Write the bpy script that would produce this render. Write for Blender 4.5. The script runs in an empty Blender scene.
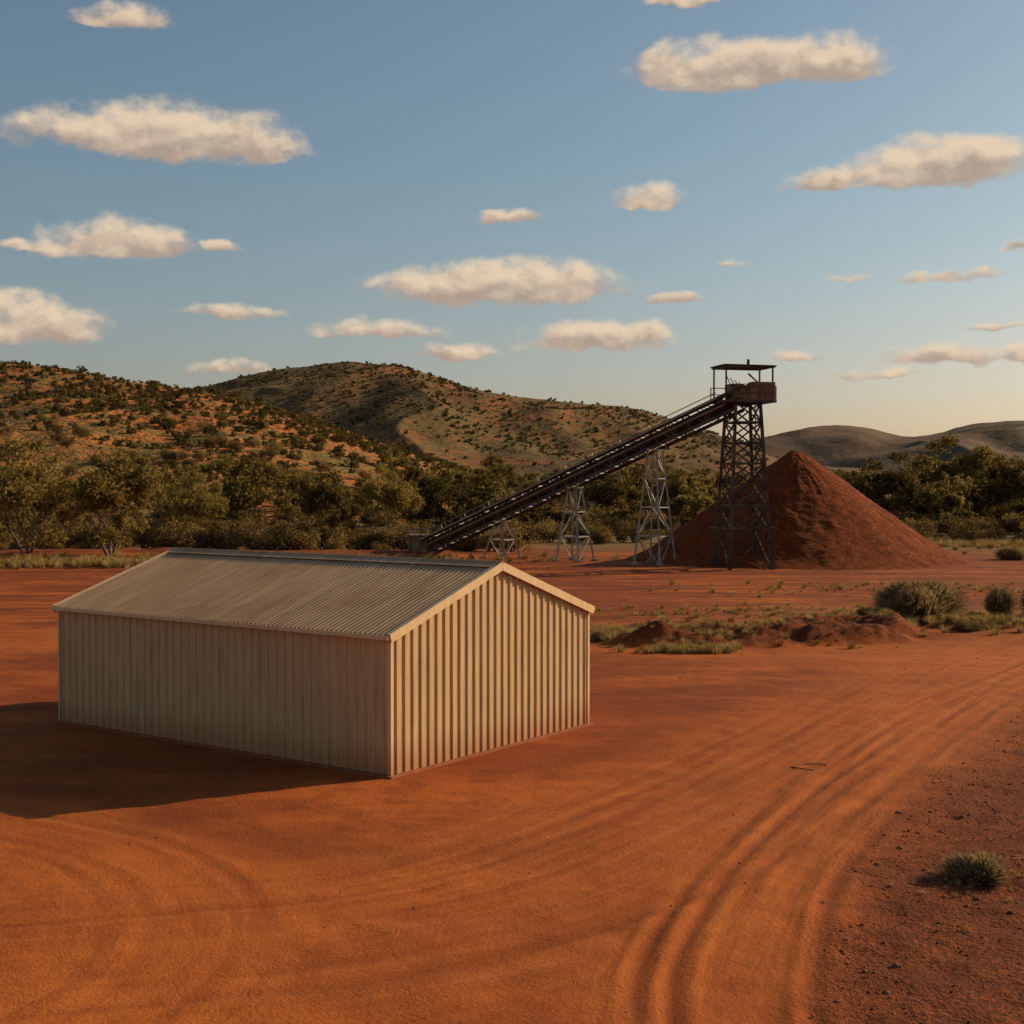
import bpy, math, random
import numpy as np
from mathutils import Vector, Matrix
random.seed(7); rng=np.random.default_rng(7)
S=bpy.context.scene
F=1342.0; CH=6.2; HY=484.0
def gp(px,py):            # ground point seen in that direction
    d=F*CH/(py-HY); return ((px-512)/F*d, d)
# ------------------------------------------------------------ noise
def _h(ix,iy,s):
    n=(ix.astype(np.int64)*374761393+iy.astype(np.int64)*668265263+s*1442695041)&0x7fffffff
    n=((n^(n>>13))*1274126177)&0x7fffffff
    return ((n^(n>>16))&0xffff)/65535.0
def vn(x,y,s=0):
    ix=np.floor(x);iy=np.floor(y);fx=x-ix;fy=y-iy
    fx=fx*fx*(3-2*fx);fy=fy*fy*(3-2*fy)
    a=_h(ix,iy,s);b=_h(ix+1,iy,s);c=_h(ix,iy+1,s);d=_h(ix+1,iy+1,s)
    return (a*(1-fx)+b*fx)*(1-fy)+(c*(1-fx)+d*fx)*fy
def fbm(x,y,o=4,s=0):
    t=0;a=.5
    for i in range(o):
        t=t+a*(vn(x,y,s+i*17)-.5)*2;x=x*2.03+11.3;y=y*2.03+5.7;a*=.5
    return t
def sst(a,b,x):
    t=np.clip((x-a)/(b-a),0,1);return t*t*(3-2*t)
# ------------------------------------------------------------ node helper
def newmat(name):
    m=bpy.data.materials.new(name);m.use_nodes=True;nt=m.node_tree;nt.nodes.clear();return m,nt
class N:
    def __init__(s,nt):s.nt=nt
    def n(s,t,**k):
        nd=s.nt.nodes.new(t)
        for a,b in k.items():setattr(nd,a,b)
        return nd
    def link(s,a,b):s.nt.links.new(a,b)
    def setin(s,sock,v):
        if isinstance(v,bpy.types.NodeSocket):s.nt.links.new(v,sock)
        else:sock.default_value=v
    def math(s,op,a,b=0.0,c=None,clamp=False):
        nd=s.n('ShaderNodeMath',operation=op,use_clamp=clamp);s.setin(nd.inputs[0],a);s.setin(nd.inputs[1],b)
        if c is not None:s.setin(nd.inputs[2],c)
        return nd.outputs[0]
    def vm(s,op,a,b=None,c=None):
        nd=s.n('ShaderNodeVectorMath',operation=op);s.setin(nd.inputs[0],a)
        if b is not None:s.setin(nd.inputs[1],b)
        if c is not None:s.setin(nd.inputs[2],c)
        return nd.outputs['Value'] if op in('LENGTH','DOT_PRODUCT') else nd.outputs[0]
    def noise(s,vec,scale,detail=4,rough=.55):
        nd=s.n('ShaderNodeTexNoise');s.setin(nd.inputs['Vector'],vec)
        nd.inputs['Scale'].default_value=scale;nd.inputs['Detail'].default_value=detail;nd.inputs['Roughness'].default_value=rough
        return nd.outputs[0]
    def ramp(s,f,a,b,o0=0.,o1=1.):
        nd=s.n('ShaderNodeMapRange',interpolation_type='SMOOTHSTEP');s.setin(nd.inputs[0],f)
        nd.inputs[1].default_value=a;nd.inputs[2].default_value=b;nd.inputs[3].default_value=o0;nd.inputs[4].default_value=o1
        return nd.outputs[0]
    def mix(s,f,a,b,bt='MIX'):
        nd=s.n('ShaderNodeMix',data_type='RGBA',blend_type=bt);s.setin(nd.inputs[0],f)
        for i,v in((6,a),(7,b)):
            if isinstance(v,tuple) and len(v)==3:v=(*v,1)
            s.setin(nd.inputs[i],v)
        return nd.outputs[2]
    def bsdf(s,col,rough=.8,metal=0.,spec=.3,bump=None,bs=.3,bd=.02):
        p=s.n('ShaderNodeBsdfPrincipled')
        if isinstance(col,tuple) and len(col)==3:col=(*col,1)
        s.setin(p.inputs['Base Color'],col);s.setin(p.inputs['Roughness'],rough);p.inputs['Metallic'].default_value=metal
        p.inputs['Specular IOR Level'].default_value=spec
        if bump is not None:
            b=s.n('ShaderNodeBump');b.inputs['Strength'].default_value=bs;b.inputs['Distance'].default_value=bd
            s.link(bump,b.inputs['Height']);s.link(b.outputs[0],p.inputs['Normal'])
        return p.outputs[0]
    def out(s,sh):
        o=s.n('ShaderNodeOutputMaterial');s.link(sh,o.inputs[0])
# ------------------------------------------------------------ mesh builder
class MB:
    def __init__(s):s.v=[];s.f=[];s.m=[];s.nv=0
    def add(s,verts,faces,mi=0):
        verts=np.asarray(verts,float).reshape(-1,3)
        s.v.append(verts)
        for f in faces:s.f.append(tuple(int(i)+s.nv for i in f));s.m.append(mi)
        s.nv+=len(verts)
    def tube(s,p0,p1,r0,r1=None,n=6,mi=0):
        r1=r0 if r1 is None else r1
        p0=np.array(p0,float);p1=np.array(p1,float);d=p1-p0;L=np.linalg.norm(d)
        if L<1e-6:return
        d/=L;a=np.cross(d,[0,0,1] if abs(d[2])<.9 else [1,0,0]);a/=np.linalg.norm(a);b=np.cross(d,a)
        t=np.arange(n)*2*math.pi/n
        ring=np.cos(t)[:,None]*a+np.sin(t)[:,None]*b
        v=np.vstack([p0+ring*r0,p1+ring*r1])
        f=[(i,(i+1)%n,n+(i+1)%n,n+i) for i in range(n)]+[tuple(range(n-1,-1,-1)),tuple(range(n,2*n))]
        s.add(v,f,mi)
    def beam(s,p0,p1,w,h=None,mi=0,up=(0,0,1)):
        h=w if h is None else h
        p0=np.array(p0,float);p1=np.array(p1,float);d=p1-p0;L=np.linalg.norm(d)
        if L<1e-6:return
        d/=L;up=np.array(up,float)
        if abs(d@up)>.98:up=np.array([1.,0,0])
        a=np.cross(d,up);a/=np.linalg.norm(a);b=np.cross(a,d)
        v=[]
        for p in(p0,p1):
            for q,r in((-1,-1),(1,-1),(1,1),(-1,1)):v.append(p+a*q*w/2+b*r*h/2)
        s.add(v,[(0,1,2,3),(7,6,5,4),(0,4,5,1),(1,5,6,2),(2,6,7,3),(3,7,4,0)],mi)
    def box(s,c,sz,mi=0):
        c=np.array(c,float);z=np.array([0,0,sz[2]/2.]);s.beam(c-z,c+z,sz[1],sz[0],mi,up=(1,0,0))
    def leaves(s,c,size,mi=1,asp=.5):
        n=len(c);a=rng.normal(size=(n,3));a/=np.linalg.norm(a,axis=1)[:,None]
        b=np.cross(a,rng.normal(size=(n,3)));b/=np.linalg.norm(b,axis=1)[:,None]
        z=np.asarray(size).reshape(-1,1)*np.ones((n,1))
        v=np.stack([c-a*z,c+b*z*asp,c+a*z,c-b*z*asp],1).reshape(-1,3)
        f=(np.arange(n)[:,None]*4+np.arange(4)).tolist();s.add(v,f,mi)
    def mesh(s,name,mats,smooth=False):
        me=bpy.data.meshes.new(name);me.from_pydata(np.vstack(s.v).tolist(),[],s.f)
        for m in mats:me.materials.append(m)
        me.polygons.foreach_set('material_index',s.m)
        if smooth:me.polygons.foreach_set('use_smooth',[True]*len(s.f))
        me.update();return me
def obj(name,me,parent=None,loc=(0,0,0),rot=(0,0,0),sc=(1,1,1),link=True):
    o=bpy.data.objects.new(name,me);o.location=loc;o.rotation_euler=rot;o.scale=sc
    if parent:o.parent=parent
    if link:S.collection.objects.link(o)
    return o
def grid_mesh(name,X,Y,Z,mat,wrap=False,attrs={},keep=None):
    r,c=X.shape;me=bpy.data.meshes.new(name)
    idx=np.arange(r*c).reshape(r,c)
    if wrap:idx=np.hstack([idx,idx[:,:1]])
    q=np.stack([idx[:-1,:-1],idx[:-1,1:],idx[1:,1:],idx[1:,:-1]],-1).reshape(-1,4)
    if keep is not None:q=q[keep.ravel()[q].any(axis=1)]
    me.vertices.add(r*c);me.vertices.foreach_set('co',np.stack([X,Y,Z],-1).astype(np.float32).ravel())
    n=len(q);me.loops.add(n*4);me.loops.foreach_set('vertex_index',q.astype(np.int32).ravel())
    me.polygons.add(n);me.polygons.foreach_set('loop_start',(np.arange(n)*4).astype(np.int32))
    me.polygons.foreach_set('use_smooth',np.ones(n,bool))
    me.update(calc_edges=True)
    for k,v in attrs.items():
        a=me.attributes.new(k,'FLOAT_VECTOR','POINT');a.data.foreach_set('vector',v.astype(np.float32).ravel())
    me.materials.append(mat);return me
# ------------------------------------------------------------ materials
def leaf_mat(name,c1,c2,tr=.25):
    m,nt=newmat(name);n=N(nt)
    oi=n.n('ShaderNodeObjectInfo');geo=n.n('ShaderNodeNewGeometry')
    f=n.noise(geo.outputs['Position'],.9,1);f=n.math('ADD',f,n.math('MULTIPLY',n.math('SUBTRACT',oi.outputs['Random'],.5),.6))
    f=n.math('ADD',f,n.math('MULTIPLY',n.math('SUBTRACT',geo.outputs['Random Per Island'],.5),.5))
    col=n.mix(n.ramp(f,.25,.8),c1,c2)
    d=n.n('ShaderNodeBsdfDiffuse');n.link(col,d.inputs[0])
    t=n.n('ShaderNodeBsdfTranslucent');n.link(col,t.inputs[0])
    mx=n.n('ShaderNodeMixShader');mx.inputs[0].default_value=tr;n.link(d.outputs[0],mx.inputs[1]);n.link(t.outputs[0],mx.inputs[2])
    n.out(mx.outputs[0]);return m
M_leaf=leaf_mat('eucalypt_leaves',(.095,.068,.020),(.285,.195,.055),.38)
M_scrub=leaf_mat('scrub_leaves',(.125,.08,.03),(.31,.195,.065),.32)
M_hscrub=leaf_mat('hill_scrub_leaves',(.080,.064,.021),(.21,.148,.045))
M_spin=leaf_mat('shrub_leaves',(.22,.145,.065),(.44,.305,.14),.35)
M_grass=leaf_mat('dry_grass_blades',(.26,.15,.055),(.50,.335,.14),.3)
M_ggrass=leaf_mat('green_grass_blades',(.24,.17,.045),(.44,.33,.10),.3)
def simple(name,c1,c2,scale,rough=.8,bs=.3,bd=.02,spec=.3,metal=0,stretch=(1,1,1)):
    m,nt=newmat(name);n=N(nt);tc=n.n('ShaderNodeTexCoord')
    v=n.vm('MULTIPLY',tc.outputs['Object'],stretch)
    f=n.noise(v,scale,5,.6)
    n.out(n.bsdf(n.mix(n.ramp(f,.35,.65),c1,c2),rough,metal,spec,n.noise(v,scale*4,3),bs,bd));return m
M_bark=simple('bark',(.07,.05,.035),(.2,.15,.11),3,.9)
M_steel=simple('weathered_steel',(.026,.024,.021),(.078,.062,.046),1.2,.55)
M_tsteel=simple('rusty_tower_steel',(.030,.024,.019),(.12,.075,.042),1.2,.6)
M_rust=simple('rust_sheet',(.17,.10,.048),(.34,.21,.105),1.0,.7)
M_galv=simple('galvanised_steel',(.23,.19,.145),(.38,.32,.25),1.5,.5,spec=.5)
M_belt=simple('conveyor_belt',(.10,.085,.068),(.19,.155,.12),2,.6)
M_rail=simple('highlight_rail_steel',(.24,.195,.14),(.36,.29,.20),2,.5)  # pale tan paints the conveyor's highlight lines into the rail colour
M_rock=simple('red_rock',(.10,.03,.013),(.28,.08,.03),6,.9)
# painted shed steel
def shed_mat(name,c,dust,rough):
    m,nt=newmat(name);n=N(nt);tc=n.n('ShaderNodeTexCoord');P=tc.outputs['Object']
    sx=n.n('ShaderNodeSeparateXYZ');n.link(P,sx.inputs[0])
    st=n.noise(n.vm('MULTIPLY',P,(6,6,.5)),1.5,5,.6)
    bl=n.noise(P,.6,4)
    col=n.mix(n.math('MULTIPLY',n.ramp(st,.38,.72),.55),c,dust)
    col=n.mix(n.math('MULTIPLY',n.ramp(bl,.4,.7),.28),col,tuple(x*.72 for x in c))
    low=n.ramp(n.math('ADD',sx.outputs[2],n.math('MULTIPLY',bl,.6)),.25,1.2,.75,0)
    col=n.mix(low,col,(.38,.14,.05))
    n.out(n.bsdf(col,rough,0,.3,bl,.1,.02));return m
M_wall=shed_mat('tan_painted_steel',(.58,.375,.18),(.34,.195,.082),.55)
M_trim=shed_mat('tan_trim',(.70,.47,.25),(.48,.30,.15),.5)
# roof
m,nt=newmat('corrugated_roof_steel');n=N(nt);tc=n.n('ShaderNodeTexCoord');P=tc.outputs['Object']
st=n.noise(n.vm('MULTIPLY',P,(.35,7,1)),1.2,5,.6);bl=n.noise(P,.5,5,.65)
col=n.mix(n.ramp(st,.3,.7),(.34,.20,.105),(.50,.315,.17));col=n.mix(n.math('MULTIPLY',n.ramp(bl,.42,.68),.6),col,(.30,.155,.07))
n.out(n.bsdf(col,.6,.0,.3,bl,.1,.02));M_roof=m
# hills
def hill_mat(name,reds,greens,scale,fs,gt=(.5,.62),g2=.75):
    m,nt=newmat(name);n=N(nt);g=n.n('ShaderNodeNewGeometry');P=g.outputs['Position']
    a=n.noise(P,scale,5,.65);b=n.noise(P,scale*5,4,.7);c=n.noise(P,fs,3,.7)
    col=n.mix(n.ramp(a,.4,.6),reds[0],reds[1])
    gm=n.math('ADD',n.math('MULTIPLY',b,.55),n.math('MULTIPLY',c,.5))
    col=n.mix(n.ramp(gm,gt[0],gt[1]),col,greens[0])
    col=n.mix(n.math('MULTIPLY',n.ramp(n.noise(P,fs*1.7,2,.6),.5,.62),g2),col,greens[1])
    n.out(n.bsdf(col,.95,0,.1,c,.8,2.0));return m
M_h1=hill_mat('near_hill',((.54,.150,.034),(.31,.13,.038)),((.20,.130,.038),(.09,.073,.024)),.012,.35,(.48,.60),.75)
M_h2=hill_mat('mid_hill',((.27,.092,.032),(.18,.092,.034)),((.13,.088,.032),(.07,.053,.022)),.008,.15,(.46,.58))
M_h3=hill_mat('far_hill',((.21,.095,.052),(.16,.086,.048)),((.12,.084,.048),(.08,.065,.042)),.004,.06,(.46,.58))  # greyed palette puts distance haze into the hill colour
# ------------------------------------------------------------ roads
def catmull(pts,n=24):
    p=np.array(pts,float);p=np.vstack([2*p[0]-p[1],p,2*p[-1]-p[-2]]);o=[]
    for i in range(1,len(p)-2):
        t=np.linspace(0,1,n,endpoint=False)[:,None]
        o.append(.5*((2*p[i])+(-p[i-1]+p[i+1])*t+(2*p[i-1]-5*p[i]+4*p[i+1]-p[i+2])*t**2+(-p[i-1]+3*p[i]-3*p[i+1]+p[i+2])*t**3))
    return np.vstack(o+[p[-2:-1]])
def pathuv(x,y,pts):
    C=catmull(pts);T=np.gradient(C,axis=0);T/=np.linalg.norm(T,axis=1)[:,None]
    s=np.concatenate([[0],np.cumsum(np.linalg.norm(np.diff(C,axis=0),axis=1))])
    u=np.zeros(len(x));v=np.zeros(len(x))
    for i in range(0,len(x),20000):
        xs=x[i:i+20000,None];ys=y[i:i+20000,None]
        k=np.argmin((xs-C[:,0])**2+(ys-C[:,1])**2,axis=1)
        dx=xs[:,0]-C[k,0];dy=ys[:,0]-C[k,1]
        u[i:i+20000]=T[k,0]*dy-T[k,1]*dx;v[i:i+20000]=s[k]+T[k,0]*dx+T[k,1]*dy
    return u,v
PA=[(60,95),(36,72),(gp(1000,662)),gp(850,748),gp(650,850),gp(400,925),gp(100,960),(-14,15),(-26,10)]
PB=[(60,90),(34,66),gp(1000,692),gp(880,765),gp(785,850),gp(730,930),gp(712,1024),(1.9,9),(1.8,2)]
PC=[(-26,30),(-13,26),gp(60,838),gp(165,880),gp(190,940),gp(110,1020),(-6.5,13),(-11,10)]
PD=[(-60,48),(-24,52),(-6,56),(10,50),(22,42),(40,34)]
# ------------------------------------------------------------ ground
ang=np.concatenate([np.radians(np.linspace(-26,26,600)),np.radians(np.linspace(26,334,90)[1:-1])])
rad=np.concatenate([[.3,2,4],np.geomspace(6,135,820),np.geomspace(135,26000,70)[1:]])
R,A=np.meshgrid(rad,ang,indexing='ij');X=R*np.sin(A);Y=R*np.cos(A)
x=X.ravel();y=Y.ravel();z=np.zeros(len(x))
near=(R.ravel()<140)
xn=x[near];yn=y[near]
shedc=np.array([-4.9,34.7])
attr={}
zn=.07*fbm(xn*.15,yn*.15,3,1)+.032*fbm(xn*1.3,yn*1.3,4,5)
uv={}
for k,p,w in(('ra',PA,3.8),('rb',PB,1.5),('rc',PC,1.9),('rd',PD,4.0)):
    u,v=pathuv(xn,yn,p)
    wob=.5*fbm(v*.15,v*0+3,3,ord(k[1]))
    mk=1-sst(w*.6,w*1.3,np.abs(u+wob)+.4*fbm(xn*.8,yn*.8,3,9))
    a=np.zeros((len(x),3));a[near,0]=u+wob*.4;a[near,1]=v;a[near,2]=mk;attr[k]=a;uv[k]=(u,v,mk)
ub=uv['rb'][0];ua=uv['ra'][0]
right=sst(.75,1.9,ub+.8*fbm(xn*.35,yn*.35,4,21))*sst(46,33,yn)
rough=np.clip(right*(1-uv['ra'][2]*.6),0,1)
def blob(cx,cy,rx,ry,rot=0):
    c,s_=math.cos(rot),math.sin(rot);dx=xn-cx;dy=yn-cy
    return np.exp(-(((dx*c+dy*s_)/rx)**2+((-dx*s_+dy*c)/ry)**2))
b1=blob(*gp(785,641),4.2,1.3,.05)+.7*blob(*gp(700,645),3.2,1.2)+.8*blob(*gp(850,634),3.0,1.4)
b2=blob(*gp(940,628),6,1.6,.1)
b1=sst(.12,.6,b1+.25*fbm(xn*.5,yn*.9,4,33))       # steep-sided bank
zn+=b1*(.55+.6*fbm(xn*.7,yn*.7,4,31))+b2*(.28+.3*fbm(xn*.7,yn*.7,4,35))
zn+=.5*blob(-30,118,26,3.5)*(1+.6*fbm(xn*.2,yn*.2,3,4))+.25*blob(25,125,30,4)
rough=np.clip(rough+b1*1.4+b2*.8,0,1)
zn+=rough*.055*fbm(xn*2.2,yn*2.2,5,41)
rut=np.zeros(len(xn))
for k,offs,dp,cw in(('ra',(-2.9,-2.3,-1.5,-1.0,.6,1.2,2.0),.013,.6),('rb',(-1.3,-1.0,-.35,.05,.5,.8,1.25),.034,1.),('rc',(-1.1,-.6,.4,.75),.009,.35)):
    u,v,mk=uv[k]
    for j,o in enumerate(offs):
        uu=u-o-.35*fbm(v*.12,v*0+j,2,50+j)
        fade=np.clip(.4+1.5*fbm(v*.13,v*0+j*3,2,70+j),0,1)
        g_=np.exp(-(uu/.12)**2)
        zn+=mk*fade*dp*(-g_+.5*np.exp(-((np.abs(uu)-.27)/.1)**2));rut=np.maximum(rut,mk*fade*g_*cw)
    zn+=mk*.004*fbm(u*3.5,v*.18,3,60)
flat=1-sst(6.8,9,np.hypot(xn-shedc[0],yn-shedc[1]))
zn*=1-.7*flat
z[near]=zn
far=~near
z[far]=np.clip((R.ravel()[far]-140)/200,0,1)*.6*fbm(x[far]*.01,y[far]*.01,3,3)
zo=np.zeros((len(x),3));zo[near,0]=rough
zo[:,1]=sst(112,134,y+10*fbm(x*.03,y*.03,3,77)-.0*x)
gr=np.zeros(len(x));gr[near]=np.clip(blob(*gp(650,636),5,2.2)*.8+blob(*gp(930,612),9,4)*.9+blob(*gp(960,545),9,8)+blob(*gp(620,628),5,2)*.6,0,1)
zo[:,2]=gr;attr['zn']=zo
rt_=np.zeros((len(x),3));rt_[near,0]=rut;attr['rut']=rt_
m,nt=newmat('red_soil');n=N(nt);g=n.n('ShaderNodeNewGeometry');P=g.outputs['Position']
def at(k):
    a=n.n('ShaderNodeAttribute',attribute_name=k);s=n.n('ShaderNodeSeparateXYZ');n.link(a.outputs['Vector'],s.inputs[0]);return s.outputs
sp_=n.n('ShaderNodeSeparateXYZ');n.link(P,sp_.inputs[0])
big=n.noise(n.vm('MULTIPLY',P,(.7,1.3,1)),.16,5,.64);mid=n.noise(P,1.1,5,.68);fine=n.noise(P,14,3,.7);vf=n.noise(P,60,2,.7)
col=n.mix(n.ramp(big,.38,.60),(.47,.110,.018),(.26,.055,.012))
col=n.mix(n.math('MULTIPLY',n.ramp(mid,.44,.64),.55),col,(.21,.047,.012))
pa=n.math('MULTIPLY',n.ramp(n.noise(n.vm('MULTIPLY',P,(.22,1.3,1)),.42,5,.68),.44,.62),n.ramp(sp_.outputs[1],46,62,.3,.85))
col=n.mix(pa,col,(.16,.034,.011))
for k,amt in(('ra',.62),('rb',.7),('rc',.42),('rd',.6)):
    s=at(k);c=n.n('ShaderNodeCombineXYZ');n.link(n.math('MULTIPLY',s[0],2.6),c.inputs[0]);n.link(n.math('MULTIPLY',s[1],.16),c.inputs[1])
    sn=n.noise(c.outputs[0],1.2,5,.72)
    col=n.mix(n.math('MULTIPLY',s[2],.5),col,(.54,.140,.025))
    col=n.mix(n.math('MULTIPLY',n.math('MULTIPLY',s[2],n.ramp(sn,.46,.66)),amt),col,(.27,.056,.012))
    col=n.mix(n.math('MULTIPLY',n.math('MULTIPLY',s[2],n.ramp(sn,.46,.3)),.4),col,(.64,.205,.045))
zs=at('zn');ru=at('rut')
hgt=n.math('ADD',n.math('MULTIPLY',fine,n.math('MULTIPLY_ADD',zs[0],3.0,.9)),n.math('MULTIPLY',vf,.45))
col=n.mix(n.math('MULTIPLY',ru[0],.65),col,(.19,.040,.011))
rcol=n.mix(n.ramp(fine,.38,.62),(.075,.020,.009),(.29,.065,.015))
rcol=n.mix(n.ramp(mid,.42,.65),rcol,(.17,.040,.012))
col=n.mix(n.math('MULTIPLY',zs[0],n.ramp(mid,.2,.6,.7,.97)),col,rcol)
col=n.mix(n.math('MULTIPLY',n.ramp(vf,.54,.68),.5),col,(.13,.034,.012))
gc=n.mix(n.ramp(mid,.4,.6),(.28,.15,.05),(.16,.065,.022))
col=n.mix(n.math('MULTIPLY',zs[2],n.ramp(mid,.4,.6,.3,1.)),col,gc)
sc=n.mix(n.ramp(mid,.4,.6),(.22,.11,.04),(.15,.11,.04))
col=n.mix(n.math('MULTIPLY',zs[1],n.ramp(big,.3,.5,.6,1)),col,sc)
n.out(n.bsdf(col,.95,0,.12,hgt,.85,.04));M_soil=m
obj('ground',grid_mesh('ground',X,Y,z.reshape(X.shape),m,True,attr))
# ------------------------------------------------------------ hills
def prof(pts,px):
    p=np.array(pts,float);return np.interp(px,p[:,0],p[:,1])
H1=[(-700,440),(-400,400),(-200,372),(-60,364),(0,365),(60,368),(110,378),(170,388),(210,393),(260,404),(330,424),(400,450),(470,472),(540,486),(900,492)]
H2=[(-300,470),(0,430),(120,400),(200,390),(250,374),(300,366),(345,362),(385,363),(420,372),(470,387),(520,398),(580,404),(640,409),(665,418),(700,432),(735,439),(770,458),(830,472),(1000,486),(1300,490)]
H3=[(-600,450),(0,455),(500,462),(700,450),(740,444),(780,434),(820,427),(860,427),(900,437),(930,437),(955,428),(990,422),(1040,421),(1150,432),(1400,445),(1700,465)]
def hill_fn(pts,Y0,Yr,Y1,seed,na):
    def fn(tx,yy):
        px=512+F*tx
        pr=(HY-sum(prof(pts,px+o) for o in(-14,0,14))/3)/F
        ridgeY=Yr*(1+.10*fbm(tx*5,tx*0+seed,2,seed))
        H=CH+pr*ridgeY
        s=np.where(yy<ridgeY,(yy-Y0)/(ridgeY-Y0),1-(yy-ridgeY)/(Y1-ridgeY))
        s=np.clip(s,0,1);g=.55*s+.45*s*s*(3-2*s)
        xx=tx*yy;q=Yr/450.
        rd=1-np.abs(fbm(xx/(70*q),yy/(110*q),4,seed+3))*2
        nz=na*(rd-.6)*np.sin(np.pi*np.clip(s,0,1))*.9*np.clip(H/30,0,1.2)
        nz=nz+na*.12*fbm(xx/(12*q),yy/(12*q),4,seed+8)*np.clip(s*3,0,1)
        return np.maximum(H,0)*g+nz-1.5*(1-np.clip(s*8,0,1))
    return fn
hf={}
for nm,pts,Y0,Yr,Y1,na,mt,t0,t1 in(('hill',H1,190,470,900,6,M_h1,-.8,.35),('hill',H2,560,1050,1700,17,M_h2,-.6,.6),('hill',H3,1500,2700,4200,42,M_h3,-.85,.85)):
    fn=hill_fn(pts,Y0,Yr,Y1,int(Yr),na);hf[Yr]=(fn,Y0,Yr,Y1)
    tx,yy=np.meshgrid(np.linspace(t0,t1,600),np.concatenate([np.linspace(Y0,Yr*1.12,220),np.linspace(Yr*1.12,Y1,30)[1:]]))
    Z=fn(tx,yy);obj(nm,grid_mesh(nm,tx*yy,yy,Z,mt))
# ------------------------------------------------------------ trees
def tree_mesh(name,seed,h,w,mats,clumps=44,lpc=95,leaf=.17,low=.22):
    r=random.Random(seed);b=MB();tips=[]
    def branch(p,d,L,rad,lv):
        q=p
        for i in range(3):
            d2=(d+Vector((r.uniform(-.22,.22),r.uniform(-.22,.22),r.uniform(-.05,.18)))).normalized()
            e=q+d2*L/3;b.tube(q,e,rad*(1-.2*i),rad*(1-.2*(i+1)),6 if lv<2 else 4,0);q=e;d=d2
        tips.append((q,lv))
        if lv<3:
            for k in range(r.choice((2,3,3))):
                a=r.uniform(0,6.28);o=Vector((math.cos(a),math.sin(a),r.uniform(-.1,.6)))
                branch(q,(d*.7+o*.65).normalized(),L*r.uniform(.55,.8),rad*.45,lv+1)
    ns=r.choice((2,3,4))
    for i in range(ns):
        a=i*6.28/ns+r.uniform(-.5,.5);d=Vector((math.cos(a)*.42*w/h,math.sin(a)*.42*w/h,.8)).normalized()
        branch(Vector((math.cos(a)*.12,math.sin(a)*.12,-.2)),d,h*.3,h*.018,0)
    T=[t for t,l in tips if l>=2]
    cs=[]
    r.shuffle(T)
    for t in T[:clumps]:
        cs.append(np.array(t))
    for k in range(int(clumps*.5)):
        a=r.uniform(0,6.28);zz=r.uniform(low*h,h*.85);q=math.sqrt(r.random())*w*.46*math.sqrt(max(.2,1-((zz/h-.45)/.5)**2))
        cs.append(np.array([math.cos(a)*q,math.sin(a)*q,zz]))
    for c in cs:
        cr=r.uniform(.06,.125)*h;k=int(lpc*r.uniform(.5,1.3))
        d=rng.normal(size=(k,3));d/=np.linalg.norm(d,axis=1)[:,None];q=rng.random((k,1))**.5*cr
        b.leaves(c+d*q*np.array([1.15,1.15,.8]),leaf*rng.uniform(.6,1.3,k),1)
    V=np.vstack(b.v);s=h/ V[:,2].max();sw=w/ (2*np.percentile(np.hypot(V[:,0],V[:,1]),97))
    b.v=[v*np.array([sw,sw,s]) for v in b.v]
    return b.mesh(name,mats)
def bush_mesh(name,seed,h,w,mats,n=900,leaf=.1,lobes=9):
    r=random.Random(seed);b=MB()
    for i in range(7):
        a=r.uniform(0,6.28);b.tube((0,0,-.1),(math.cos(a)*w*.3,math.sin(a)*w*.3,h*.7),.03*h,.008*h,4,0)
    for i in range(lobes):
        a=r.uniform(0,6.28);q=r.random()**.5*w*.33;c=np.array([math.cos(a)*q,math.sin(a)*q,r.uniform(.25,.72)*h]);R_=r.uniform(.15,.27)
        k=n//lobes;d=rng.normal(size=(k,3));d/=np.linalg.norm(d,axis=1)[:,None];q=rng.random((k,1))**.45
        p=c+d*q*np.array([w*R_,w*R_,h*R_*1.15]);p[:,2]=np.maximum(p[:,2],.02)
        b.leaves(p,leaf*rng.uniform(.6,1.4,k),1)
    return b.mesh(name,mats)
def spin_mesh(name,seed,h,w,mats,n=2500):
    r=random.Random(seed);b=MB()     # stems radiating upward = spinifex-like shrub
    th=rng.uniform(0,2*np.pi,n);el=rng.beta(2,1.6,n)*1.35+.15;L=rng.uniform(.6,1.05,n)*(1+.25*np.sin(th*3+seed)*np.cos(el))
    d=np.stack([np.cos(th)*np.cos(el)*w/2,np.sin(th)*np.cos(el)*w/2,np.sin(el)*h],1)
    t=d*L[:,None];p0=d*.35*L[:,None]+rng.normal(size=(n,3))*w*.03;p0[:,2]=np.maximum(p0[:,2]-.1,0)
    sd=np.cross(t-p0,rng.normal(size=(n,3)));sd/=np.linalg.norm(sd,axis=1)[:,None]
    ww=.012*w**.5
    v=np.stack([p0-sd*ww,p0+sd*ww,t+sd*ww*.25,t-sd*ww*.25],1).reshape(-1,3)
    b.add(v,(np.arange(n)[:,None]*4+np.arange(4)).tolist(),1)
    k=n//2;i=rng.integers(0,n,k);b.leaves(t[i]*rng.uniform(.7,1,(k,1)),.03*w**.5*rng.uniform(.6,1.3,k),1)
    return b.mesh(name,mats)
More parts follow.
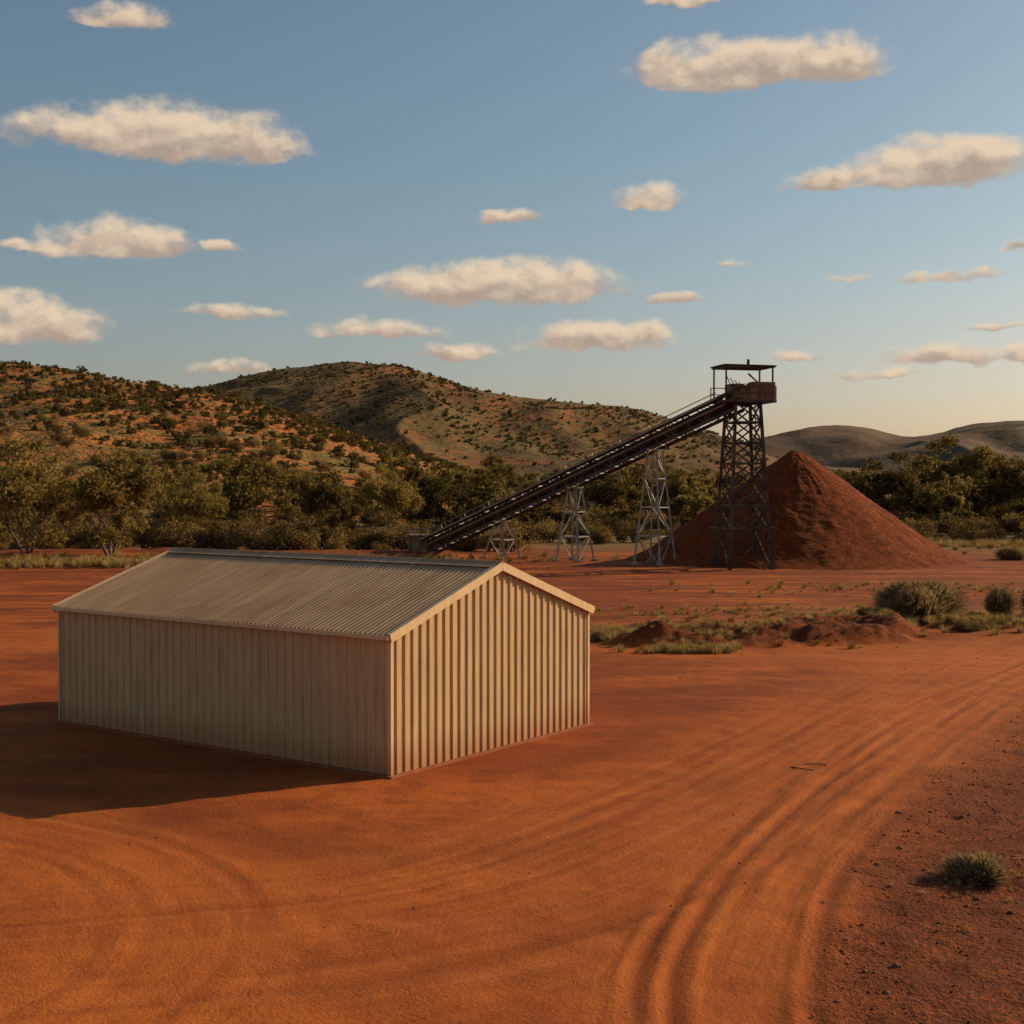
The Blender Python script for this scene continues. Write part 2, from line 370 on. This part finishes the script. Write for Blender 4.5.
def tuft_mesh(name,seed,h,mats,n=70):
    b=MB();th=rng.uniform(0,2*np.pi,n);sp=rng.uniform(.05,.8,n);L=h*rng.uniform(.4,1.1,n)
    base=np.stack([np.cos(th)*h*.3,np.sin(th)*h*.3,th*0-.02],1)*rng.random((n,1))
    tip=base+np.stack([np.cos(th)*np.sin(sp),np.sin(th)*np.sin(sp),np.cos(sp)],1)*L[:,None]
    sd=np.stack([-np.sin(th),np.cos(th),th*0],1)*.012*(h/.4)
    mid_=(base+tip)/2+np.array([0,0,h*.06])
    v=np.stack([base-sd,base+sd,mid_+sd*.8,mid_-sd*.8,tip],1).reshape(-1,3);f=[]
    for i in range(n):f+=[(5*i,5*i+1,5*i+2,5*i+3),(5*i+3,5*i+2,5*i+4)]
    b.add(v,f,0);return b.mesh(name,mats)
TM=[M_bark,M_leaf]
trees=[tree_mesh('eucalypt_%d'%i,10+i,h,w,TM,46,120,.18,.14) for i,(h,w) in enumerate(((9,9.0),(8.5,8.2),(9.5,8.4),(7.5,8.6),(8.5,7.2)))]
ftrees=[tree_mesh('woodland_tree_%d'%i,40+i,h,w,TM,26,58,.26,.14) for i,(h,w) in enumerate(((8,7.6),(7,7.2),(8.6,6.6),(6.5,7.5)))]
SM=[M_bark,M_scrub];bushes=[bush_mesh('bush_%d'%i,70+i,2.4,3.8,SM,1000,.13,12) for i in range(4)]
HM=[M_bark,M_hscrub];hb=[bush_mesh('hill_bush_%d'%i,90+i,2.6,3.6,HM,200,.32,7) for i in range(3)]
def coll(name,meshes):
    c=bpy.data.collections.new(name)
    for me in meshes:c.objects.link(obj(me.name+'_src',me,link=False))
    return c
def scatter(name,meshes,pts,scales,tilt=.08):
    n_=len(pts);me=bpy.data.meshes.new(name);me.vertices.add(n_);me.vertices.foreach_set('co',np.asarray(pts,np.float32).ravel())
    a=me.attributes.new('sc','FLOAT','POINT');a.data.foreach_set('value',np.asarray(scales,np.float32))
    rt=np.stack([rng.uniform(-tilt,tilt,n_),rng.uniform(-tilt,tilt,n_),rng.uniform(0,6.28,n_)],1).astype(np.float32)
    a=me.attributes.new('rt','FLOAT_VECTOR','POINT');a.data.foreach_set('vector',rt.ravel())
    a=me.attributes.new('ix','INT','POINT');a.data.foreach_set('value',rng.integers(0,len(meshes),n_).astype(np.int32))
    o=obj(name,me);ng=bpy.data.node_groups.new(name+'_gn','GeometryNodeTree')
    ng.interface.new_socket('Geometry',in_out='INPUT',socket_type='NodeSocketGeometry');ng.interface.new_socket('Geometry',in_out='OUTPUT',socket_type='NodeSocketGeometry')
    A=ng.nodes.new;gi=A('NodeGroupInput');go=A('NodeGroupOutput');ip=A('GeometryNodeInstanceOnPoints');ci=A('GeometryNodeCollectionInfo')
    ci.inputs['Collection'].default_value=coll(name+'_src',meshes);ci.inputs['Separate Children'].default_value=True;ci.inputs['Reset Children'].default_value=True
    def na(nm,t):
        q=A('GeometryNodeInputNamedAttribute');q.data_type=t;q.inputs['Name'].default_value=nm;return q.outputs[0]
    e=A('FunctionNodeEulerToRotation');L=ng.links.new
    L(gi.outputs[0],ip.inputs['Points']);L(ci.outputs[0],ip.inputs['Instance']);ip.inputs['Pick Instance'].default_value=True
    L(na('ix','INT'),ip.inputs['Instance Index']);L(na('rt','FLOAT_VECTOR'),e.inputs[0]);L(e.outputs[0],ip.inputs['Rotation']);L(na('sc','FLOAT'),ip.inputs['Scale'])
    L(ip.outputs[0],go.inputs[0]);md=o.modifiers.new('scatter','NODES');md.node_group=ng;return o
# individually placed trees (base px, base py, height px)
for i,(px,py,hp) in enumerate(((28,556,122),(112,558,110),(192,548,78),(246,540,86),(322,550,84),(384,542,82),(440,536,70),(498,532,70),(620,534,72),(676,530,62),(892,532,84),(970,530,98),(1016,530,78),(840,528,58),(-60,555,110),(1090,540,90))):
    X0,D=gp(px,py);me=trees[i%5];hh=hp/F*D;s=hh/max(v.co.z for v in me.vertices)
    obj('eucalyptus_tree',me,loc=(X0,D,-.1),rot=(0,0,i*1.7),sc=(s*random.uniform(.95,1.15),s*random.uniform(.95,1.15),s))
# woodland
def zone(n_,y0,y1,ex=.62,pw=1.4):
    yy=y0+(y1-y0)*rng.random(n_)**pw;tx=rng.uniform(-ex,ex,n_);return tx,yy
f1=hf[470][0]
tx,yy=zone(700,155,380);zz=np.maximum(np.where(yy>190,f1(tx,yy),0),0)
keep=(zz<6)&((tx<.1)|(yy>165))&(fbm(tx*yy*.03,yy*.03,2,5)>-.2);p=np.stack([tx*yy,yy,zz-.2],1)[keep]
scatter('distant_woodland',ftrees,p,rng.uniform(.45,1.08,len(p)))
tx,yy=zone(1300,120,300,.6,1.5);zz=np.maximum(np.where(yy>190,f1(tx,yy),0),0)
keep=~((tx>.0)&(tx<.42)&(yy<138));p=np.stack([tx*yy,yy,zz-.1],1)[keep]
scatter('scrub_bushes',bushes,p,rng.uniform(.3,1.35,len(p)))
# hill scrub
yy=rng.uniform(200,560,10000);tx=rng.uniform(-.6,.12,10000);zz=f1(tx,yy);k=(zz>1)&(fbm(tx*yy*.02,yy*.02,3,88)+rng.uniform(-.4,.4,10000)+(yy-390)/400>-.05)
scatter('hill_scrub',hb,np.stack([tx*yy,yy,zz-.15],1)[k],rng.gamma(3,.12,k.sum())+.14)
f2=hf[1050][0];yy=rng.uniform(600,1150,9500);tx=rng.uniform(-.35,.3,9500);zz=f2(tx,yy);k=(zz>4)&(fbm(tx*yy*.01,yy*.01,3,89)+rng.uniform(-.4,.4,9500)>-.1)
scatter('hill_scrub',hb,np.stack([tx*yy,yy,zz-.2],1)[k],rng.uniform(.35,1.05,k.sum()))
# shrubs
sm=[M_bark,M_spin];sh=[spin_mesh('shrub_a',3,1.0,1.0,sm,5000),spin_mesh('shrub_b',5,1.0,1.0,sm,3000)]
for me,px,py,wp,hp in((sh[0],918,622,108,42),(sh[1],1000,614,42,28),(sh[0],1048,618,60,34),(sh[1],982,880,88,26),(sh[1],866,618,26,12),(sh[0],968,632,34,12),(sh[1],640,632,30,10),(sh[0],604,642,36,12),(sh[1],1012,560,40,14)):
    X0,D=gp(px,py);k=F/D;obj('shrub',me,loc=(X0,D,-.04),rot=(0,0,px),sc=(wp/k,wp/k*.9,hp/k))
# grass
tg=[tuft_mesh('tuft_%d'%i,i,.45,[M_grass if i<3 else M_ggrass]) for i in range(4)]
pts=[];scs=[]
for px,py,rx,ry,n_,s0,s1 in((650,642,6,2.5,190,.3,.9),(692,652,1.6,.7,170,.4,.9),(930,626,9,3.4,600,.3,1.),(620,636,4,2,240,.4,1),(960,545,10,10,450,1,2),(760,612,12,3,220,.2,.7),(60,566,20,4,500,.8,1.8),(985,885,1.6,.7,40,.15,.3),(240,560,30,4,350,.7,1.6),(880,590,14,6,160,.3,.9)):
    cx,cy=gp(px,py);q=rng.normal(size=(n_,2))*.5
    for a_,b_ in q:
        pts.append((cx+a_*rx,cy+b_*ry,0.));scs.append(random.uniform(s0,s1))
pts=np.array(pts)
def gz(px_,py_):   # terrain height
    r_=np.hypot(px_,py_);a_=np.arctan2(px_,py_)
    i=np.clip(np.searchsorted(rad,r_),0,len(rad)-1);j=np.clip(((np.degrees(a_)+26)/52*599).round().astype(int),0,599)
    return z.reshape(X.shape)[i,j]
pts[:,2]=gz(pts[:,0],pts[:,1])-.02
scatter('dry_grass',tg,pts,scs,.15)
# gravel
import bmesh
rocks=[]
for i in range(4):
    bm=bmesh.new();bmesh.ops.create_icosphere(bm,subdivisions=2,radius=1)
    for v in bm.verts:
        c=v.co;v.co=c*(1+.35*float(fbm(np.array([c.x*1.3+i*9]),np.array([c.y*1.3+c.z*2]),2,i)[0]));v.co.z*=.6
    me=bpy.data.meshes.new('stone_%d'%i);bm.to_mesh(me);bm.free();me.materials.append(M_rock);rocks.append(me)
sel=np.where((rough>.35)&(yn>13)&(yn<62)&(np.abs(xn/yn)<.45))[0]
w_=(yn[sel]**2);w_=w_/w_.sum();i=rng.choice(sel,4500,p=w_)
p1=np.stack([xn[i]+rng.normal(size=4500)*.1,yn[i]+rng.normal(size=4500)*.1,zn[i]],1)
sel=np.where((yn>13)&(yn<70)&(np.abs(xn/yn)<.45)&(flat<.2))[0];w_=(yn[sel]**2);w_=w_/w_.sum();i=rng.choice(sel,700,p=w_)
p2=np.stack([xn[i],yn[i],zn[i]],1)
scatter('gravel',rocks,np.vstack([p1,p2]),np.concatenate([rng.gamma(1.3,.008,4500)+.006,rng.gamma(2,.005,700)+.005]),.4)
# ------------------------------------------------------------ stockpile
ar=np.linspace(0,2*np.pi,260,endpoint=False);rr=np.concatenate([[.01],np.linspace(.15,14.2,130)])
RR,AA=np.meshgrid(rr,ar,indexing='ij');xx=RR*np.cos(AA);yy=RR*np.sin(AA)
Rb=12.9*(1+.05*fbm(np.cos(AA)*1.5,np.sin(AA)*1.5,3,2))
t=RR/Rb;hz=9.15*(1-np.sqrt(t*t+.0006)+.0245)
hz=np.where(t>.9,9.15*.1245*np.clip((1.1-t)/.2,0,1)**1.4*.98,hz)-.15
hz+=.14*fbm(xx*.7,yy*.7,5,12)*np.clip(RR/2,.2,1)+.10*fbm(AA*9,RR*.25,3,6)*np.clip(RR/4,0,1)+.06*fbm(xx*4,yy*4,3,14)
m,nt=newmat('iron_ore');n=N(nt);tc=n.n('ShaderNodeTexCoord');P=tc.outputs['Object']
a=n.noise(P,1.,5,.7);b=n.noise(P,6,4,.75)
col=n.mix(n.ramp(a,.35,.65),(.36,.076,.013),(.20,.041,.009));col=n.mix(n.ramp(b,.46,.62),col,(.085,.020,.006))
n.out(n.bsdf(col,.95,0,.1,b,.9,.25))
obj('ore_stockpile',grid_mesh('ore_stockpile',xx,yy,hz,m,True),loc=(23.3,110.5,0))
# ------------------------------------------------------------ shed
shed=obj('metal_shed',None,loc=(-2.57,28.3,0),rot=(0,0,math.atan2(.81,.586)))
W,L_,HE,RZ=7.66,11.36,3.0,4.28;tan=(RZ-HE)/(W/2)
def ribs(length,per=.27):
    s=0;o=[]
    k=round(length/per);per=length/k
    for i in range(k):
        b0=i*per
        for f_,d_ in((0,0),(.5,0),(.6,.036),(.84,.036),(.94,0)):o.append((b0+f_*per,d_))
    o.append((length,0));return o
def wall(pos,length,top):
    b=MB();pr=ribs(length);v=[];f=[]
    for s,d in pr:v+=[pos(s,d,-.05),pos(s,d,top(s))]
    for i in range(len(pr)-1):f.append((2*i,2*i+2,2*i+3,2*i+1))
    b.add(v,f);return b.mesh('wall',[M_wall])
gt=lambda s:HE-.03+min(s,W-s)*tan
obj('front_gable_wall',wall(lambda s,d,z_:(s,-d,z_),W,gt),shed)
obj('rear_gable_wall',wall(lambda s,d,z_:(s,L_+d,z_),W,gt),shed)
obj('side_wall',wall(lambda s,d,z_:(-d,s,z_),L_,lambda s:HE-.02),shed)
obj('side_wall_rear',wall(lambda s,d,z_:(W+d,s,z_),L_,lambda s:HE-.02),shed)
# roof
b=MB();oh=.12;go=.10;nc=int((L_+2*go)/.02)
for sgn in(0,1):
    ys=np.linspace(-go,L_+go,nc);wz=.014*np.sin(ys*2*np.pi/.14);v=[]
    for q in(0,.5,1):
        xe=-oh if sgn==0 else W+oh;xq=xe+(W/2-xe)*q;zq=HE+.05+(W/2-abs(xq-W/2))*tan
        v.append(np.stack([np.full(nc,xq),ys,zq+wz],1))
    v=np.vstack(v);f=[]
    for k in range(2):
        f+=[(k*nc+j,k*nc+j+1,(k+1)*nc+j+1,(k+1)*nc+j) for j in range(nc-1)]
    b.add(v,f)
obj('roof_sheeting',b.mesh('roof',[M_roof],True),shed)
b=MB()
rz=HE+.05+W/2*tan
for sg in(-1,1):    # ridge cap
    b.beam((W/2+sg*.14,-go-.02,rz+.035-.14*tan),(W/2+sg*.14,L_+go+.02,rz+.035-.14*tan),.30,.012,0,up=(sg*tan,0,1))
b.tube((W/2,-go-.03,rz+.035),(W/2,L_+go+.03,rz+.035),.035,.035,8,0)
obj('ridge_cap',b.mesh('ridge_cap',[M_roof]),shed)
b=MB()
for yb in(-go-.025,L_+go+.025):
    for xe in(-oh-.02,W+oh+.02):
        p0=np.array([xe,yb,HE+.0+(W/2-abs(xe-W/2))*tan]);p1=np.array([W/2,yb,HE+.0+W/2*tan])
        b.beam(p0,p1,.03,.19,0)
        p0[1]+=.06*(1 if yb<0 else -1);p1[1]=p0[1]
        b.beam(p0+[0,0,.082],p1+[0,0,.082],.13,.012,0)
obj('barge_trim',b.mesh('barge_trim',[M_trim]),shed)
b=MB()
for xg in(-oh-.05,W+oh+.05):
    zg=HE-.05-.02
    b.beam((xg,-go,zg),(xg,L_+go,zg),.12,.012,0);sg=-1 if xg<0 else 1
    b.beam((xg+sg*.06,-go,zg+.04),(xg+sg*.06,L_+go,zg+.04),.012,.09,0);b.beam((xg-sg*.055,-go,zg+.04),(xg-sg*.055,L_+go,zg+.04),.012,.07,0)
    for ye in(-go,L_+go):b.box((xg,ye,zg+.04),(.12,.012,.09))
obj('gutter',b.mesh('gutter',[M_trim]),shed)
b=MB()
for cx,cy,sx,sy in((0,0,-1,-1),(W,0,1,-1),(0,L_,-1,1),(W,L_,1,1)):
    b.box((cx+sx*.052-sx*.04,cy+sy*.054,1.44),(.09,.012,3.02));b.box((cx+sx*.054,cy+sy*.052-sy*.04,1.44),(.012,.09,3.02))
obj('corner_flashing',b.mesh('corner_flashing',[M_trim]),shed)
b=MB();b.box((W/2,L_/2,-.03),(W+.3,L_+.3,.12));obj('slab',b.mesh('slab',[simple('dusty_concrete',(.24,.07,.025),(.32,.10,.035),2)]),shed)
# ------------------------------------------------------------ tower
TX,TY=16.95,98.6
tw=obj('headframe_tower',None,loc=(TX,TY,0))
b=MB();rz_=.22
c_,s_=math.cos(rz_),math.sin(rz_)
def tp(x,y,z_):return (x*c_-y*s_,x*s_+y*c_,z_)
ZT=12.1
def hw(z_):return 1.6+(.95-1.6)*z_/ZT
lv=[0,2.9,4.6,6.2,7.7,9.2,10.7,ZT]
cor=((-1,-1),(1,-1),(1,1),(-1,1))
for a_,b_ in cor:b.beam(tp(a_*hw(-.3),b_*hw(-.3),-.3),tp(a_*hw(ZT),b_*hw(ZT),ZT),.22)
for i,z0 in enumerate(lv):
    for k in range(4):
        p=cor[k];q=cor[(k+1)%4];h0=hw(z0)
        if i:b.beam(tp(p[0]*h0,p[1]*h0,z0),tp(q[0]*h0,q[1]*h0,z0),.14)
        if i<len(lv)-1:
            z1=lv[i+1];h1=hw(z1)
            b.beam(tp(p[0]*h0,p[1]*h0,z0),tp(q[0]*h1,q[1]*h1,z1),.10);b.beam(tp(q[0]*h0,q[1]*h0,z0),tp(p[0]*h1,p[1]*h1,z1),.10)
obj('tower_frame',b.mesh('tower_frame',[M_tsteel]),tw)
b=MB()
for sg in(-1,1):
    b.beam(tp(-2.0,sg*1.6,2.95),tp(2.0,sg*1.6,2.95),.16);b.beam(tp(sg*1.9,-1.8,2.95),tp(sg*1.9,1.8,2.95),.14)
    for e in(-1,1):b.beam(tp(sg*1.85,e*1.6,2.95),tp(sg*1.8,e*1.75,-.2),.11)
b.beam(tp(-2.0,0,ZT+.1),tp(2.0,0,ZT+.1),3.0,.16)
for x_ in(-1.95,-.7,.65,1.95):
    for y_ in(-1.45,1.45):b.beam(tp(x_,y_,ZT+.1),tp(x_,y_,ZT+1.2),.07)
for y_ in(-1.45,1.45):
    for z_ in(.7,1.2):b.beam(tp(-1.95,y_,ZT+z_),tp(1.95,y_,ZT+z_),.06)
for x_ in(-1.8,1.8):
    for y_ in(-1.2,1.2):b.beam(tp(x_,y_,ZT+.1),tp(x_,y_,ZT+2.75),.11)
for x_ in(-1.8,1.8):b.beam(tp(x_,-1.4,ZT+2.6),tp(x_,1.4,ZT+2.6),.1)
for y_ in(-1.3,1.3):b.beam(tp(-1.95,y_,ZT+2.6),tp(1.95,y_,ZT+2.6),.1)
b.tube(tp(.4,0,ZT+2.7),tp(.4,0,ZT+3.25),.12,.1,8);b.tube(tp(.4,0,ZT+2.2),tp(1.6,0,ZT+1.2),.07)
for k in range(5):b.beam(tp(-1.8+.3*k,-1.3,ZT+1.9-.15*k),tp(-1.5+.3*k,-1.3,ZT+1.2),.05)
obj('top_deck',b.mesh('top_deck',[M_tsteel]),tw)
b=MB();b.beam(tp(-2.0,0,ZT+2.72),tp(2.0,0,ZT+2.68),2.9,.08);obj('canopy_roof',b.mesh('canopy',[M_tsteel]),tw)
b=MB()
b.beam(tp(.15,-1.0,ZT+.85),tp(1.9,-1.0,ZT+.85),.9,1.3)
for k in range(9):b.beam(tp(.2+.2*k,-1.48,ZT+.2),tp(.2+.2*k,-1.48,ZT+1.5),.06,.05)
b.beam(tp(-.9,.5,ZT+.8),tp(.6,.5,ZT+.8),1.2,1.3)
obj('drive_housing',b.mesh('drive_housing',[M_rust]),tw)
b=MB()
for x_ in(-.25,.25):b.beam(tp(x_+.7,-1.8,0),tp(x_+.7,-1.15,ZT),.06)
for k in range(34):
    z_=.3+k*.35;y_=-1.8+.65*z_/ZT;b.beam(tp(.45,y_,z_),tp(.95,y_,z_),.04)
obj('ladder',b.mesh('ladder',[M_tsteel]),tw)
# ------------------------------------------------------------ conveyor
E0=np.array([(424-512)/F*118,118,1.15]);E1=np.array([TX-.2,TY,13.0])
cv=obj('ore_conveyor',None,loc=tuple(E0))
D=E1-E0;Lc=np.linalg.norm(D);d=D/Lc;side=np.cross(d,[0,0,1]);side/=np.linalg.norm(side);up=np.cross(side,d)
def cp(s,w_,u_):return d*s+side*w_+up*u_
b=MB();dep=1.2;hwid=.75;np_=int(Lc/1.5);st=Lc/np_
for sg in(-1,1):
    b.beam(cp(0,sg*hwid,0),cp(Lc,sg*hwid,0),.18,.24,up=up);b.beam(cp(.6,sg*hwid,-dep),cp(Lc-.6,sg*hwid,-dep),.16,.24,up=up)
    b.beam(cp(.6,sg*hwid*.98,-.5),cp(Lc-.6,sg*hwid*.98,-.5),.05,.45,up=up)
    for k in range(np_):
        s0=k*st;s1=s0+st
        b.beam(cp(s0+.05,sg*hwid,0),cp(s0+.05,sg*hwid,-dep),.09,up=d)
        if k%2:b.beam(cp(s0,sg*hwid,0),cp(s1,sg*hwid,-dep),.09,up=up)
        else:b.beam(cp(s0,sg*hwid,-dep),cp(s1,sg*hwid,0),.09,up=up)
for k in range(np_+1):
    b.beam(cp(k*st,-hwid,-dep),cp(k*st,hwid,-dep),.09,up=up);b.beam(cp(k*st,-hwid,0.0),cp(k*st,hwid,0.0),.09,up=up)
obj('truss',b.mesh('truss',[M_steel]),cv)
b=MB();b.beam(cp(.1,0,.24),cp(Lc+.6,0,.24),1.1,.06,up=up);b.beam(cp(.4,0,-.45),cp(Lc,0,-.45),1.0,.05,up=up)
obj('belt',b.mesh('belt',[M_belt]),cv)
b=MB()
for k in range(int(Lc/1.0)):b.tube(cp(k+.4,-.6,.14),cp(k+.4,.6,.14),.07,.07,6)
b.beam(cp(.6,1.15,-.12),cp(Lc-1,1.15,-.12),.6,.05,up=up);b.beam(cp(.6,-1.0,-.12),cp(Lc-1,-1.0,-.12),.3,.05,up=up)
obj('idlers_and_walkway',b.mesh('idlers',[M_steel]),cv)
b=MB()
for k in range(int(Lc/2.8)):b.beam(cp(.8+k*2.8,1.43,-.1),cp(.8+k*2.8,1.43,.32),.035,up=d)
b.beam(cp(.8,1.43,.32),cp(Lc-1.2,1.43,.32),.06,up=up)
b.beam(cp(.8,1.47,-.1),cp(Lc-1.2,1.47,-.1),.05,.1,up=up)
b.tube(cp(.8,.92,-.62),cp(Lc-1,.92,-.62),.06)  # pale tube along the middle, added as a highlight line
obj('handrail',b.mesh('handrail',[M_rail]),cv)
b=MB()
b.box((-.5,0,-.3),(1.5,2.2,1.6));b.box((-.5,0,.56),(1.8,2.5,.12));b.box((.9,.2,-.65),(1.0,1.9,1.0))
for x_ in(-1.25,.25):
    for y_ in(-1.25,1.25):b.beam((x_,y_,-1.4),(x_,y_,1.1),.14)
b.beam((-1.25,-1.25,1.1),(.25,-1.25,1.1),.12);b.beam((-1.25,1.25,1.1),(.25,1.25,1.1),.12)
b.tube((.4,-1.2,-.1),(.4,1.2,-.1),.4,.4,14)
obj('tail_hopper',b.mesh('tail_hopper',[M_rust]),cv)
def trestle(pxx,basew,topw):
    tt=((pxx-512)/F);k=(tt*E0[1]-E0[0])/(D[0]-tt*D[1]);P0=E0+D*k
    o=obj('trestle',None,cv,loc=(P0[0]-E0[0],P0[1]-E0[1],-E0[2]));zt=P0[2]-dep-.2
    b=MB();rot=math.atan2(d[1],d[0])
    def q(a_,c2,z_):return (a_*math.cos(rot)-c2*math.sin(rot),a_*math.sin(rot)+c2*math.cos(rot),z_)
    def w(z_):return (basew+(topw-basew)*z_/zt)/2
    for a_,c2 in cor:b.beam(q(a_*w(-.3),c2*w(-.3)*1.0,-.3),q(a_*w(zt),c2*w(zt),zt),.14)
    nl=max(2,int(zt/1.9));zs=[zt*i/nl for i in range(nl+1)]
    for i,z0 in enumerate(zs):
        for j in range(4):
            p=cor[j];r_=cor[(j+1)%4];h0=w(z0)
            if i:b.beam(q(p[0]*h0,p[1]*h0,z0),q(r_[0]*h0,r_[1]*h0,z0),.09)
            if i<nl:
                z1=zs[i+1];h1=w(z1)
                if (i+j)%2:b.beam(q(p[0]*h0,p[1]*h0,z0),q(r_[0]*h1,r_[1]*h1,z1),.06)
                else:b.beam(q(r_[0]*h0,r_[1]*h0,z0),q(p[0]*h1,p[1]*h1,z1),.06)
    b.beam(q(0,-1.0,zt),q(0,1.0,zt),.2)
    for a_,c2 in cor:b.box(q(a_*w(0),c2*w(0),.05),(.5,.5,.22))
    obj('trestle_frame',b.mesh('trestle',[M_galv]),o)
trestle(502,2.2,.8);trestle(575,2.2,.75);trestle(655,2.3,.8)
# wire loop on road
cu=bpy.data.curves.new('wire_loop','CURVE');cu.dimensions='3D';cu.bevel_depth=.011;sp=cu.splines.new('POLY')
q=[(math.cos(a_)*.40*(1+.1*math.sin(3*a_)),math.sin(a_)*.3,.0+.02*math.sin(2*a_)) for a_ in np.linspace(.4,6.0,36)]
sp.points.add(len(q)-1)
for i,c in enumerate(q):sp.points[i].co=(*c,1)
_g=gp(811,767);o=obj('wire_loop',cu,loc=(*_g,float(gz(np.array([_g[0]]),np.array([_g[1]]))[0])+.015));cu.materials.append(M_tsteel)
# ------------------------------------------------------------ light
sd=Vector((.889,.459,0)).normalized();el=math.radians(23);sdir=Vector((sd.x*math.cos(el),sd.y*math.cos(el),math.sin(el)))
ld=bpy.data.lights.new('sun','SUN');ld.energy=5.0;ld.angle=math.radians(.5);ld.color=(1,.79,.50)
lo=bpy.data.objects.new('sun',ld);lo.rotation_euler=sdir.to_track_quat('Z','Y').to_euler();S.collection.objects.link(lo)
w=bpy.data.worlds.new('World');S.world=w;w.use_nodes=True;nt=w.node_tree;nt.nodes.clear();n=N(nt)
sky=n.n('ShaderNodeTexSky',sky_type='NISHITA');sky.sun_disc=False;sky.sun_elevation=el;sky.sun_rotation=math.atan2(sd.x,sd.y)
sky.air_density=1.15;sky.dust_density=1.7;sky.ozone_density=.9;sky.altitude=300
tc=n.n('ShaderNodeTexCoord');sx=n.n('ShaderNodeSeparateXYZ');n.link(tc.outputs['Generated'],sx.inputs[0])
hue=n.mix(n.ramp(sx.outputs[2],.0,.25),(1.06,.97,1.06),(.97,1.05,1.04))   # colour gain by elevation: less green near the horizon
tint=n.mix(1.0,sky.outputs[0],hue,'MULTIPLY')
bg=n.n('ShaderNodeBackground');n.link(tint,bg.inputs[0]);bg.inputs[1].default_value=.079
o=n.n('ShaderNodeOutputWorld');n.link(bg.outputs[0],o.inputs[0])
# ------------------------------------------------------------ clouds: thin shell of cumulus 9 km out
CL=[(172,146,185,52,1.0),(120,142,95,30,.9),(215,142,90,36,.95),(752,74,165,46,1.0),(700,70,90,26,.9),(800,66,90,32,.9),(935,174,125,46,1.),(975,165,80,38,1),(825,186,66,22,.85),(500,293,165,44,1.0),(560,292,92,38,1),(440,288,84,32,.95),(648,200,60,24,.9),(510,219,44,14,.9),
(115,249,98,36,.95),(225,249,24,14,.8),(20,247,46,10,.65),(22,330,104,46,.95),(225,314,90,16,.62),(375,332,85,22,.72),(455,354,62,18,.7),(585,341,112,28,.85),(635,334,48,20,.8),(680,302,38,14,.8),
(945,358,88,22,.85),(1020,356,50,18,.8),(795,358,46,12,.6),(850,279,38,9,.5),(950,279,74,12,.65),(1000,326,52,9,.6),(1016,249,24,11,.75),(235,370,66,16,.62),(125,24,62,20,.75),(690,5,58,12,.7),(880,374,64,12,.5),(735,263,28,8,.4),
(-150,200,130,40,1),(-90,90,80,30,.9),(1180,240,140,40,1),(1150,90,100,34,.9),(1250,340,100,24,.8),(-200,330,110,26,.8)]
az,elv=np.meshgrid(np.radians(np.linspace(-36,36,900)),np.radians(np.linspace(.5,23,300)))
wx=.012*fbm(az*40,elv*60,4,101);wy=.006*fbm(az*45,elv*60,4,131)
Fm=np.zeros_like(az);S0=np.zeros_like(az)+1e-4;S1=np.zeros_like(az)
for px,py,hwd,hht,a in CL:
    a0=math.atan((px-512)/F);e0=math.atan((HY-py)/F*math.cos(a0));c=math.cos(a0)
    qx=(az+wx-a0)*F/hwd*1/ c;qy=(elv+wy-e0)*F/hht
    qx=np.abs(qx);qv=np.where(qy>0,qy,-qy*2.6)
    di=np.clip(1-np.hypot(qx,qv),0,1)*a
    Fm=np.maximum(Fm,di);S0+=di;S1+=di*qy
RC=9000.
m,nt=newmat('cloud_painted_glow');n=N(nt)
a=n.n('ShaderNodeAttribute',attribute_name='cf');sx=n.n('ShaderNodeSeparateXYZ');n.link(a.outputs['Vector'],sx.inputs[0])
g=n.n('ShaderNodeNewGeometry');G=n.vm('MULTIPLY',g.outputs['Position'],(1/RC,1/RC,1.4/RC))
n2=n.noise(G,36,7,.57);n3=n.noise(n.vm('ADD',G,(.006,0,.010)),36,4,.5)
fld=n.math('ADD',sx.outputs[0],n.math('MULTIPLY',n.math('SUBTRACT',n2,.52),1.3))
fld=n.math('MULTIPLY',fld,n.ramp(sx.outputs[0],.0,.26))
dens=n.math('MULTIPLY',n.ramp(fld,.0,.54),.93)
shd=n.math('ADD',n.math('MULTIPLY',sx.outputs[1],1.0),n.math('MULTIPLY',n.math('SUBTRACT',n2,n3),1.7))
ccol=n.mix(n.ramp(shd,-.35,.6),(.45,.34,.27),(.83,.65,.46))  # sunlit tops and shaded undersides painted into the cloud colour
em=n.n('ShaderNodeEmission');n.link(ccol,em.inputs[0]);em.inputs[1].default_value=.97  # shell glows by itself, the sun lamp does not shade it
tr=n.n('ShaderNodeBsdfTransparent');mx=n.n('ShaderNodeMixShader');n.link(dens,mx.inputs[0]);n.link(tr.outputs[0],mx.inputs[1]);n.link(em.outputs[0],mx.inputs[2])
n.out(mx.outputs[0])
cf=np.stack([Fm,np.clip(S1/S0,-1,1),Fm*0],-1)
obj('clouds',grid_mesh('clouds',RC*np.cos(elv)*np.sin(az),RC*np.cos(elv)*np.cos(az),RC*np.sin(elv),m,False,{'cf':cf},Fm>.005))
# ------------------------------------------------------------ camera
cd=bpy.data.cameras.new('camera');cd.lens=36*F/1024;cd.sensor_width=36;cd.clip_end=60000;cd.clip_start=.1
co=bpy.data.objects.new('camera',cd);co.location=(0,0,CH);co.rotation_euler=(math.radians(90)-math.atan(28/F),0,0);S.collection.objects.link(co);S.camera=co
S.view_settings.view_transform='Standard';S.view_settings.look='None';S.view_settings.exposure=0
